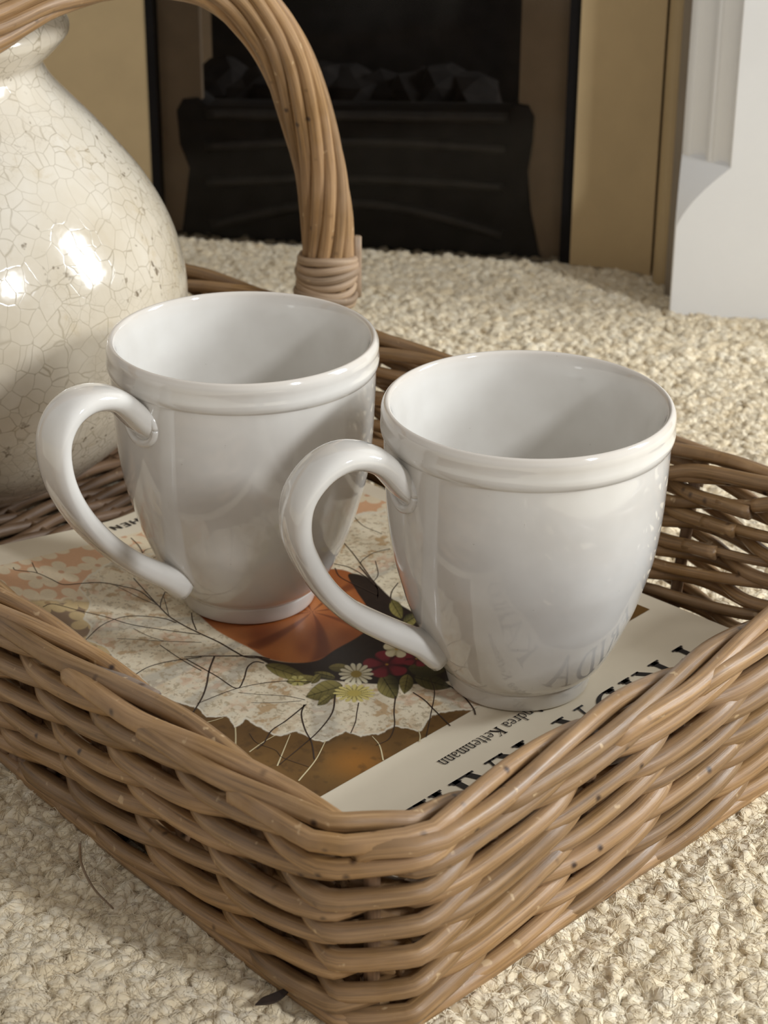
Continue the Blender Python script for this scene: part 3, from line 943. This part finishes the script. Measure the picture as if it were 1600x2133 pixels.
def leaf(x0, y0, x1, y1, wd, col, col2):
    global C
    L_ = math.hypot(x1 - x0, y1 - y0); ex, ey = (x1 - x0) / L_, (y1 - y0) / L_
    t = ((X - x0) * ex + (Y - y0) * ey) / L_; sgn = -(X - x0) * ey + (Y - y0) * ex
    half = wd * np.sin(np.pi * np.clip(t, 0, 1) ** 0.8) ** 0.8
    m = smooth01((half - np.abs(sgn)) / 2.2) * (t > 0) * (t < 1)
    vein = smooth01(np.cos(t * 34 - np.abs(sgn) * 0.35) * 2 - 1.3) * 0.6
    rib = smooth01(1 - np.abs(sgn) / 1.6)
    c_ = lerp(np.asarray(col), np.asarray(col2), smooth01(0.5 + sgn / (2 * wd)))
    c_ = lerp(c_, np.asarray(col) * 0.45, np.clip(vein + rib, 0, 1))
    c_ = lerp(c_, np.asarray(col) * 0.4, smooth01((np.abs(sgn) - half + 3) / 2.5) * 0.8)
    C = C + (c_ - C) * m[:, None]


G1, G2, G3 = lin(92, 84, 44), lin(150, 138, 78), lin(58, 56, 36)
leaf(552, 1385, 650, 1418, 15, G1, G2); leaf(596, 1420, 668, 1412, 12, G2, G1)
leaf(714, 1428, 636, 1452, 22, G1, G2); leaf(690, 1448, 660, 1470, 10, G1, G2)
leaf(795, 1406, 826, 1456, 24, G3, G2); leaf(850, 1404, 842, 1446, 16, G1, G2); leaf(862, 1410, 940, 1432, 18, G3, G1)
leaf(850, 1392, 930, 1396, 18, G1, G3); leaf(684, 1390, 738, 1392, 10, G2, G1); leaf(700, 1412, 650, 1400, 9, G3, G2)
leaf(815, 1250, 838, 1290, 14, G1, G2); leaf(840, 1300, 872, 1280, 14, G3, G2); leaf(668, 1404, 648, 1425, 9, G1, G2)
R1, R2 = lin(134, 40, 52), lin(70, 18, 28)
petalflower(806, 1384, 52, 30, 5, R1, R2, lin(190, 140, 60), 0.10, 0.5)
petalflower(868, 1372, 34, 18, 5, R1, R2, lin(200, 150, 60), 0.12, 0.1)
petalflower(826, 1352, 30, 20, 5, lin(232, 220, 184), lin(190, 176, 134), lin(190, 150, 70), 0.16, 0.2)
petalflower(738, 1444, 46, 20, 16, lin(222, 206, 128), lin(140, 124, 62), lin(196, 176, 90), 0.36)
petalflower(742, 1404, 38, 24, 14, lin(238, 230, 200), lin(150, 136, 96), lin(168, 142, 62), 0.34)
petalflower(620, 1418, 20, 12, 6, lin(188, 178, 112), lin(120, 112, 60), lin(168, 150, 80), 0.3)

Vp = PP - KLOC
me = bpy.data.meshes.new('cover_picture')
Fg = grid_faces(nu, nv)
me.vertices.add(len(Vp)); me.vertices.foreach_set('co', Vp.astype(np.float32).ravel())
me.loops.add(Fg.size); me.loops.foreach_set('vertex_index', Fg.astype(np.int32).ravel())
me.polygons.add(len(Fg)); me.polygons.foreach_set('loop_start', np.arange(0, Fg.size, 4, dtype=np.int32)); me.polygons.foreach_set('loop_total', np.full(len(Fg), 4, dtype=np.int32))
me.update(calc_edges=True)
ca = me.color_attributes.new('print', 'FLOAT_COLOR', 'POINT')
ca.data.foreach_set('color', np.column_stack([np.clip(C, 0, 1), np.ones(len(C))]).astype(np.float32).ravel())
k = NT('printed_picture'); at_ = k.add('ShaderNodeVertexColor'); at_.layer_name = 'print'
cn = k.noise(k.add('ShaderNodeTexCoord').outputs['Object'], 900, 3, 0.6)
colr = k.mix(k.ramp(cn, [(0.3, (0, 0, 0, 1)), (0.8, (0.10, 0.10, 0.10, 1))]), at_.outputs['Color'], (0.05, 0.035, 0.02, 1))
PRINT = k.set(Base_Color=colr, Roughness=0.38)
me.materials.append(PRINT); me.polygons.foreach_set('use_smooth', [True] * len(me.polygons))
pic = bpy.data.objects.new('cover_picture', me); COL.objects.link(pic); pic.parent = book


def pix_uv(x, y, z=ZB):
    p = un(x, y, z)
    for _ in range(4):
        p = un(x, y, ZB + float(lift(p @ UX, p @ VX)))
    return float(p @ UX), float(p @ VX)


def ribbon(uvpts, width, layer):
    """flat printed line following the cover; returns verts, faces"""
    P = np.asarray(uvpts, float); T = np.gradient(P, axis=0); T /= np.linalg.norm(T, axis=1)[:, None] + 1e-12
    N = np.stack([-T[:, 1], T[:, 0]], 1); W = np.asarray(width) * 0.5 * np.ones(len(P))
    L_ = P + N * W[:, None]; R_ = P - N * W[:, None]
    V = np.vstack([bsurf(L_[:, 0], L_[:, 1], layer), bsurf(R_[:, 0], R_[:, 1], layer)]); m = len(P)
    return V, [(i, i + m, i + m + 1, i + 1) for i in range(m - 1)]


def lines_obj(name, lines, mat, layer):
    V = []; Fc = []
    for px, w0, w1 in lines:
        uvp = np.array([pix_uv(x, y) for x, y in px]); c = spline(uvp, 6 * len(px))
        v, f = ribbon(c, np.linspace(w0, w1, len(c)) * 1e-3, layer)
        Fc += [tuple(i + len(V) for i in q) for q in f]; V += list(v)
    o = mesh_obj(name, np.array(V) - KLOC, Fc, mat, book, False); o['kind'] = 'stuff'
    return o


def z4(l): return [(x / 3.81, 1040 + y / 3.81) for x, y in l]
def z3(l): return [(380 + x / 2.58, 1180 + y / 2.58) for x, y in l]
def z8(l): return [(560 + x / 1.778, 680 + y / 1.778) for x, y in l]


BR = [(z4([(105, 545), (130, 567), (280, 585), (400, 635), (500, 680), (640, 672), (800, 665), (950, 690), (1100, 728), (1200, 800), (1260, 850)]), .35, .5),
      (z4([(255, 505), (275, 550), (297, 588)]), .3, .35),
      (z4([(900, 680), (1000, 730), (1120, 790), (1240, 840)]), .2, .3),
      (z4([(1060, 630), (1150, 730), (1250, 840), (1340, 930), (1450, 1000), (1590, 1070), (1740, 1140), (1860, 1210), (1950, 1255), (2080, 1262)]), .4, .8),
      (z4([(1310, 740), (1280, 810), (1272, 860)]), .35, .4), (z4([(1300, 780), (1320, 850), (1340, 925)]), .25, .3),
      (z4([(1520, 905), (1530, 970), (1560, 1045)]), .4, .45),
      (z4([(670, 1130), (800, 1010), (950, 945), (1100, 930), (1300, 950), (1400, 985)]), .3, .55),
      (z4([(340, 860), (420, 835), (600, 880), (850, 940), (1050, 1000), (1300, 1040), (1590, 1078)]), .25, .45),
      (z4([(930, 1110), (1150, 1120), (1300, 1130), (1600, 1140)]), .2, .25), (z4([(1060, 1030), (1180, 1090), (1300, 1130)]), .2, .2),
      (z4([(1270, 1160), (1400, 1250), (1500, 1310), (1600, 1365)]), .3, .4), (z4([(1060, 1405), (1180, 1335), (1350, 1290), (1600, 1255)]), .4, .5),
      (z4([(1040, 310), (1100, 370), (1130, 430), (1110, 475)]), .35, .35), (z4([(1130, 430), (1170, 400), (1240, 390)]), .3, .3),
      (z4([(1200, 515), (1220, 470), (1300, 440)]), .3, .3),
      (z3([(10, 490), (90, 485), (170, 484), (280, 484), (400, 486), (470, 500)]), .4, .7),
      (z3([(172, 486), (145, 560), (130, 640), (105, 710), (50, 800)]), .7, .5),
      (z3([(440, 522), (390, 515), (350, 545), (330, 610), (290, 658), (180, 590), (20, 500)]), .6, .4),
      (z3([(690, 622), (500, 622), (290, 660), (80, 740)]), .4, .3),
      (z3([(660, 720), (560, 700), (400, 690), (300, 680)]), .25, .2), (z3([(640, 725), (500, 735), (370, 735)]), .25, .2),
      (z3([(665, 745), (560, 830), (480, 885), (440, 950), (400, 985)]), .55, .4), (z3([(655, 745), (640, 800), (660, 880), (695, 950), (710, 1040)]), .55, .45),
      (z3([(822, 690), (805, 790), (730, 890), (640, 970), (520, 1070)]), .6, .3), (z3([(948, 735), (938, 790), (930, 840), (905, 900)]), .35, .3),
      (z3([(1146, 700), (1138, 780), (1140, 860), (1110, 930), (1040, 965)]), .45, .3), (z3([(1240, 680), (1300, 720), (1350, 770), (1440, 860)]), .5, .5),
      (z3([(1330, 600), (1355, 680), (1335, 800), (1310, 920)]), .4, .3), (z3([(1430, 640), (1500, 690), (1560, 760), (1575, 800)]), .5, .6),
      (z3([(360, 900), (400, 950), (500, 990), (540, 1030), (680, 1080)]), .2, .2), (z3([(820, 10), (850, 60), (950, 110), (1045, 155)]), .4, .4),
      (z3([(950, 0), (1000, 60), (1050, 125), (1045, 190)]), .6, .6), (z3([(1160, 90), (1125, 140), (1118, 200)]), .4, .45),
      (z8([(275, 800), (310, 840), (340, 880), (375, 930), (400, 965), (405, 1020)]), .35, .6), (z8([(450, 825), (390, 840), (350, 865), (338, 880)]), .35, .4),
      (z8([(240, 880), (300, 895), (360, 930), (400, 968)]), .4, .4), (z8([(395, 870), (405, 920), (385, 950)]), .3, .3), (z8([(310, 700), (350, 740), (420, 770)]), .3, .3)]
lines_obj('printed_branches', BR, BRANCH, 0.0003)
WT = [(z3([(285, 868), (287, 915), (286, 966)]), .55, .6), (z3([(500, 910), (430, 950), (360, 1000)]), .4, .6), (z3([(580, 905), (545, 990), (510, 1075)]), .35, .6),
      (z3([(770, 940), (715, 1045), (625, 1155)]), .35, .6), (z3([(1020, 915), (1060, 965), (1080, 1045)]), .35, .6), (z3([(1270, 885), (1278, 915), (1274, 945)]), .4, .5),
      (z3([(220, 815), (165, 832), (110, 845)]), .4, .5)]
lines_obj('printed_threads', WT, THREAD, 0.00027)

# --- lettering: strokes of a drawn serif alphabet.  glyph = (advance, [(points, width(s))])
SERIF_W = 0.34


def stem(x, y0=0.0, y1=1.0, w=0.15, sv=True, st=True, sw=SERIF_W):
    o = [([(x, y0), (x, y1)], w)]
    if sv: o += [([(x - sw / 2, y0 + 0.025), (x + sw / 2, y0 + 0.025)], 0.05), ([(x - w * 0.75, y0 + 0.075), (x + w * 0.75, y0 + 0.075)], 0.06)]
    if st: o += [([(x - sw / 2, y1 - 0.025), (x + sw / 2, y1 - 0.025)], 0.05), ([(x - w * 0.75, y1 - 0.075), (x + w * 0.75, y1 - 0.075)], 0.06)]
    return o


def arc(cx, cy, rx, ry, a0, a1, wmin, wmax, n=22):
    t = np.radians(np.linspace(a0, a1, n)); p = [(cx + rx * math.cos(q), cy + ry * math.sin(q)) for q in t]
    return (p, [wmin + (wmax - wmin) * abs(math.cos(q)) ** 1.5 for q in t])


def diag(x0, y0, x1, y1, w): return ([(x0, y0), (x1, y1)], w)


def serif(x, y, sw=0.30): return ([(x - sw / 2, y), (x + sw / 2, y)], 0.05)


GL = {
    'F': (0.72, stem(0.2) + [diag(0.2, 0.97, 0.66, 0.97, 0.06), diag(0.65, 1.0, 0.65, 0.8, 0.05), diag(0.2, 0.52, 0.52, 0.52, 0.05), diag(0.52, 0.62, 0.52, 0.42, 0.04)]),
    'R': (0.86, stem(0.2) + [arc(0.28, 0.74, 0.32, 0.235, 90, -90, 0.05, 0.14), diag(0.2, 0.975, 0.3, 0.975, 0.05), diag(0.2, 0.505, 0.3, 0.505, 0.05), diag(0.40, 0.52, 0.78, 0.03, 0.13), serif(0.80, 0.025, 0.22)]),
    'I': (0.42, stem(0.21)),
    'D': (0.92, stem(0.2) + [arc(0.30, 0.5, 0.52, 0.475, 90, -90, 0.05, 0.15), diag(0.2, 0.975, 0.3, 0.975, 0.05), diag(0.2, 0.025, 0.3, 0.025, 0.05)]),
    'A': (0.88, [diag(0.12, 0.02, 0.43, 1.0, 0.055), diag(0.40, 1.0, 0.76, 0.02, 0.15), diag(0.24, 0.36, 0.62, 0.36, 0.05), serif(0.12, 0.025, 0.28), serif(0.76, 0.025, 0.34)]),
    'K': (0.90, stem(0.2) + [diag(0.24, 0.46, 0.70, 0.97, 0.055), diag(0.36, 0.56, 0.78, 0.03, 0.14), serif(0.72, 0.975, 0.26), serif(0.80, 0.025, 0.28)]),
    'H': (0.96, stem(0.2) + stem(0.76) + [diag(0.2, 0.52, 0.76, 0.52, 0.05)]),
    'L': (0.74, stem(0.2) + [diag(0.2, 0.03, 0.66, 0.03, 0.06), diag(0.66, 0.0, 0.66, 0.22, 0.05)]),
    'O': (0.98, [arc(0.49, 0.5, 0.40, 0.49, 0, 360, 0.05, 0.16, 40)]),
    ' ': (0.40, []),
    'n': (0.62, stem(0.15, 0, 0.64, 0.10, True, False, 0.24) + [serif(0.11, 0.62, 0.12), arc(0.31, 0.42, 0.16, 0.22, 150, 0, 0.06, 0.10, 12)] + stem(0.47, 0, 0.44, 0.10, True, False, 0.24)),
    'm': (0.92, stem(0.15, 0, 0.64, 0.10, True, False, 0.22) + [arc(0.29, 0.42, 0.15, 0.22, 150, 0, 0.06, 0.10, 12), arc(0.60, 0.42, 0.15, 0.22, 150, 0, 0.06, 0.10, 12)] + stem(0.44, 0, 0.44, 0.10, True, False, 0.22) + stem(0.75, 0, 0.44, 0.10, True, False, 0.22)),
    'a': (0.54, [arc(0.26, 0.46, 0.15, 0.18, 160, 0, 0.06, 0.09, 12), diag(0.41, 0.46, 0.41, 0.04, 0.10), arc(0.24, 0.18, 0.15, 0.17, 30, 330, 0.05, 0.10, 18), serif(0.46, 0.03, 0.10)]),
    'd': (0.62, [arc(0.28, 0.31, 0.19, 0.31, 20, 340, 0.05, 0.10, 22), diag(0.46, 1.0, 0.46, 0.02, 0.10), serif(0.42, 0.98, 0.12), serif(0.51, 0.03, 0.12)]),
    'r': (0.46, stem(0.15, 0, 0.64, 0.10, True, False, 0.24) + [arc(0.29, 0.42, 0.13, 0.2, 150, 40, 0.06, 0.09, 10)]),
    'e': (0.54, [arc(0.28, 0.31, 0.19, 0.31, 8, 315, 0.05, 0.10, 22), diag(0.10, 0.35, 0.46, 0.35, 0.05)]),
    't': (0.38, [diag(0.17, 0.85, 0.17, 0.12, 0.10), arc(0.27, 0.12, 0.10, 0.11, 180, 300, 0.05, 0.09, 8), diag(0.04, 0.62, 0.34, 0.62, 0.05)]),
}
sw_ = 0.17
GS = {
    'T': (0.78, [diag(0.39, 0, 0.39, 1, sw_), diag(0.05, 0.92, 0.73, 0.92, sw_)]),
    'A': (0.92, [diag(0.1, 0, 0.44, 1, sw_), diag(0.48, 1, 0.82, 0, sw_), diag(0.25, 0.28, 0.67, 0.28, sw_ * 0.9)]),
    'S': (0.78, [(list(map(tuple, spline([(0.66, 0.82), (0.38, 0.93), (0.14, 0.74), (0.38, 0.52), (0.64, 0.28), (0.38, 0.07), (0.1, 0.2)], 26))), sw_)]),
    'C': (0.84, [arc(0.46, 0.5, 0.36, 0.43, 50, 310, sw_, sw_)]),
    'H': (0.88, [diag(0.16, 0, 0.16, 1, sw_), diag(0.72, 0, 0.72, 1, sw_), diag(0.16, 0.5, 0.72, 0.5, sw_)]),
    'E': (0.72, [diag(0.16, 0, 0.16, 1, sw_), diag(0.16, 0.92, 0.64, 0.92, sw_), diag(0.16, 0.5, 0.58, 0.5, sw_), diag(0.16, 0.08, 0.64, 0.08, sw_)]),
    'N': (0.92, [diag(0.16, 0, 0.16, 1, sw_), diag(0.76, 0, 0.76, 1, sw_), diag(0.16, 0.95, 0.76, 0.05, sw_)]),
}


def text(s, glyphs, u_start, v_base, height, width_scale, name, track=0.0, mat=INK):
    """printed words: reading direction is -u, letter tops point to -v"""
    x = 0.0
    for ch in s:
        adv, strokes = glyphs[ch]
        V = []; Fc = []
        for pts_, wd in strokes:
            p = np.array(pts_, float)
            wv_ = np.array(wd) if not np.isscalar(wd) else np.full(len(p), wd)
            T = np.gradient(p, axis=0); T /= np.linalg.norm(T, axis=1)[:, None] + 1e-12
            N = np.stack([-T[:, 1], T[:, 0]], 1)
            a = p + N * wv_[:, None] / 2; b = p - N * wv_[:, None] / 2; m = len(p)
            q = np.vstack([a, b])
            u = u_start - (x + q[:, 0]) * height * width_scale; v = v_base - q[:, 1] * height
            Fc += [tuple(i + len(V) for i in f) for f in [(i, i + 1, i + m + 1, i + m) for i in range(m - 1)]]
            V += list(bsurf(u, v, 0.00032))
        if V:
            mesh_obj(name, np.array(V) - KLOC, Fc, mat, book, False)
        x += adv + track


# title: F foot at u = .577, second word starts at u = .4814
text('FRIDA', GL, 0.5808, 0.3858, 0.0190, 1.0, 'title_letter', 0.10)
text('KAHLO', GL, 0.4846, 0.3858, 0.0190, 0.98, 'title_letter', 0.02)
text('Andrea Kettenmann', GL, 0.5068, 0.3985, 0.0054, 1.00, 'author_letter', 0.0)
text('TASCHEN', GS, 0.5300, 0.6260, 0.0044, 1.35, 'publisher_letter', 0.10)

# ------------------------------------------------------------------ mugs
H = 0.1120


def mug_profile():
    outer = [(0.0, 0.0012), (0.0215, 0.0012), (0.0235, 0.0), (0.0262, 0.0), (0.0270, 0.0010), (0.0277, 0.0045), (0.0280, 0.0066), (0.0279, 0.0072), (0.0284, 0.0078), (0.0296, 0.0086),
             (0.0326, 0.0123), (0.0362, 0.0190), (0.0398, 0.0273), (0.0428, 0.0350), (0.0450, 0.0425), (0.0468, 0.0490), (0.0482, 0.0550), (0.0495, 0.0640), (0.0504, 0.0740), (0.0509, 0.0840), (0.0512, 0.0920), (0.0513, 0.0975), (0.0514, 0.0995),
             (0.0516, 0.1000), (0.0521, 0.1008), (0.0525, 0.1020), (0.0526, 0.1034), (0.05245, 0.1050), (0.0524, 0.1068), (0.05245, 0.1084), (0.0523, 0.1098)]
    lip = [(0.0519, 0.1108), (0.0513, 0.1117), (0.0505, 0.1120), (0.0497, 0.1116), (0.0491, 0.1106)]
    inner = [(0.0484, 0.1080), (0.0478, 0.1040), (0.0474, 0.0980), (0.0471, 0.0860), (0.0463, 0.0720), (0.0450, 0.0600), (0.0428, 0.0470), (0.0394, 0.0340), (0.0340, 0.0220), (0.0270, 0.0130), (0.0180, 0.0080), (0.0080, 0.0064), (0.0, 0.0062)]
    P = outer + lip + inner
    res = spline(P, 260)
    res[:, 0] = np.clip(res[:, 0], 0.0, None)
    return res


def handle_mesh(az, pts, wtop=0.0088, wbot=0.0062):
    """strap handle in the plane of azimuth az; pts are (radius, z)"""
    c = spline(pts, 64); n = len(c)
    d = np.array([math.cos(az), math.sin(az), 0]); side = np.array([-math.sin(az), math.cos(az), 0])
    P = c[:, :1] * d + c[:, 1:] * np.array([0, 0, 1.0])
    T = np.gradient(P, axis=0); T /= np.linalg.norm(T, axis=1)[:, None]
    N = np.cross(np.tile(side, (n, 1)), T)
    t = np.linspace(0, 1, n)
    hw = np.interp(t, [0, 0.05, 0.12, 0.3, 0.5, 0.75, 0.92, 1.0], [1.10, 0.98, 0.92, 1.0, 0.98, 0.84, 0.80, 1.0]) * wtop
    ht = np.interp(t, [0, 0.05, 0.12, 0.3, 0.5, 0.75, 0.92, 1.0], [1.35, 1.05, 0.92, 0.86, 0.84, 0.84, 0.95, 1.5]) * 0.0050
    S = 28
    an = np.arange(S) / S * 2 * np.pi
    ce = np.sign(np.cos(an)) * np.abs(np.cos(an)) ** 0.72; se = np.sign(np.sin(an)) * np.abs(np.sin(an)) ** 0.85
    V = P[:, None, :] + hw[:, None, None] * ce[None, :, None] * side[None, None, :] + ht[:, None, None] * se[None, :, None] * N[:, None, :]
    V = V.reshape(-1, 3)
    Fc = [(i * S + j, i * S + (j + 1) % S, (i + 1) * S + (j + 1) % S, (i + 1) * S + j) for i in range(n - 1) for j in range(S)]
    Fc.append(tuple(range(S - 1, -1, -1))); Fc.append(tuple((n - 1) * S + j for j in range(S)))
    return V, Fc


def collar(az, rho, z, slope, a, b, thick):
    """low welt where the handle meets the wall"""
    d = np.array([math.cos(az), math.sin(az), 0]); side = np.array([-math.sin(az), math.cos(az), 0]); upd = np.array([0, 0, 1.0])
    ux = upd * math.cos(slope) + d * math.sin(slope)
    t = np.linspace(0, 2 * math.pi, 49)
    P = []
    for q in t:
        s_ = a * math.cos(q); h_ = b * math.sin(q)
        rr = rho + h_ * math.sin(slope)
        P.append(math.sqrt(max(rr * rr - s_ * s_, 1e-6)) * d + side * s_ + upd * (z + h_ * math.cos(slope)))
    return tube(np.array(P), thick, 10)


def make_mug(name, c, az, hp, label):
    root = empty(name, (c[0], c[1], ZB + 0.0005), label, 'mug', 'white mugs on the book')
    V, Fc = lathe(mug_profile(), 128)
    o = mesh_obj('cup_body', V, Fc, GLAZE, root)
    V, Fc = handle_mesh(az, hp)
    hd = mesh_obj('handle', V, Fc, GLAZE, root)
    for rho, z, sl, a, b, th_ in ((0.0508, hp[1][1] - 0.0022, 0.0, 0.0085, 0.0075, 0.0016),):
        V, Fc, U = collar(az, rho, z, sl, a, b, th_)
        mesh_obj('handle_join', V, Fc, GLAZE, hd)
    return root


H2 = [(0.0450, 0.0860), (0.0510, 0.0908), (0.0607, 0.1012), (0.0722, 0.1055), (0.0826, 0.1026), (0.0905, 0.0936), (0.0920, 0.0816), (0.0886, 0.0700), (0.0816, 0.0572), (0.0712, 0.0452), (0.0582, 0.0352), (0.0448, 0.0262), (0.0355, 0.0205)]
H1 = [(0.0450, 0.0868), (0.0510, 0.0918), (0.0620, 0.1026), (0.0735, 0.1062), (0.0831, 0.1036), (0.0888, 0.0960), (0.0896, 0.0855), (0.0866, 0.0733), (0.0798, 0.0601), (0.0694, 0.0464), (0.0575, 0.0345), (0.0440, 0.0240), (0.0355, 0.0190)]
make_mug('coffee_mug', (0.0510, 0.6628), math.radians(-152), H2, 'glossy white mug beside the printed title, its handle in front of the other mug')
make_mug('coffee_mug', (-0.0547, 0.7279), math.radians(-136), H1, 'glossy white mug between the crackled vase and the other mug')

# ------------------------------------------------------------------ vase
VC = 0.478 * AX + 0.752 * BX
vz = 0.0115
prof = [(0.0, 0.002), (0.036, 0.002), (0.040, 0.0), (0.046, 0.001), (0.058, 0.006), (0.074, 0.016), (0.0905, 0.031), (0.1020, 0.048), (0.1095, 0.066), (0.1125, 0.084), (0.1120, 0.099), (0.1085, 0.1145), (0.1030, 0.1280),
        (0.0951, 0.1415), (0.0851, 0.1545), (0.0752, 0.1665), (0.0660, 0.1765), (0.0585, 0.1850), (0.0550, 0.1905), (0.0540, 0.1935), (0.0548, 0.1962), (0.0587, 0.1994), (0.0649, 0.2060), (0.0662, 0.2090), (0.0658, 0.2122), (0.0632, 0.2162), (0.0605, 0.2176), (0.0570, 0.2160), (0.0520, 0.2080), (0.0490, 0.1960), (0.0540, 0.1800), (0.0700, 0.1600), (0.0900, 0.1300), (0.1050, 0.0900), (0.0900, 0.0400), (0.0500, 0.0140), (0.0, 0.0100)]
sm = spline(prof, 240); sm[:, 0] = np.clip(sm[:, 0], 0, None)
V, Fc = lathe(sm, 160)
vase = mesh_obj('crackle_vase', V, Fc, CRACKLE)
vase.location = (VC[0], VC[1], vz)
vase['label'] = 'large cream crackle-glazed ceramic vase with flared lip standing in the basket'; vase['category'] = 'vase'
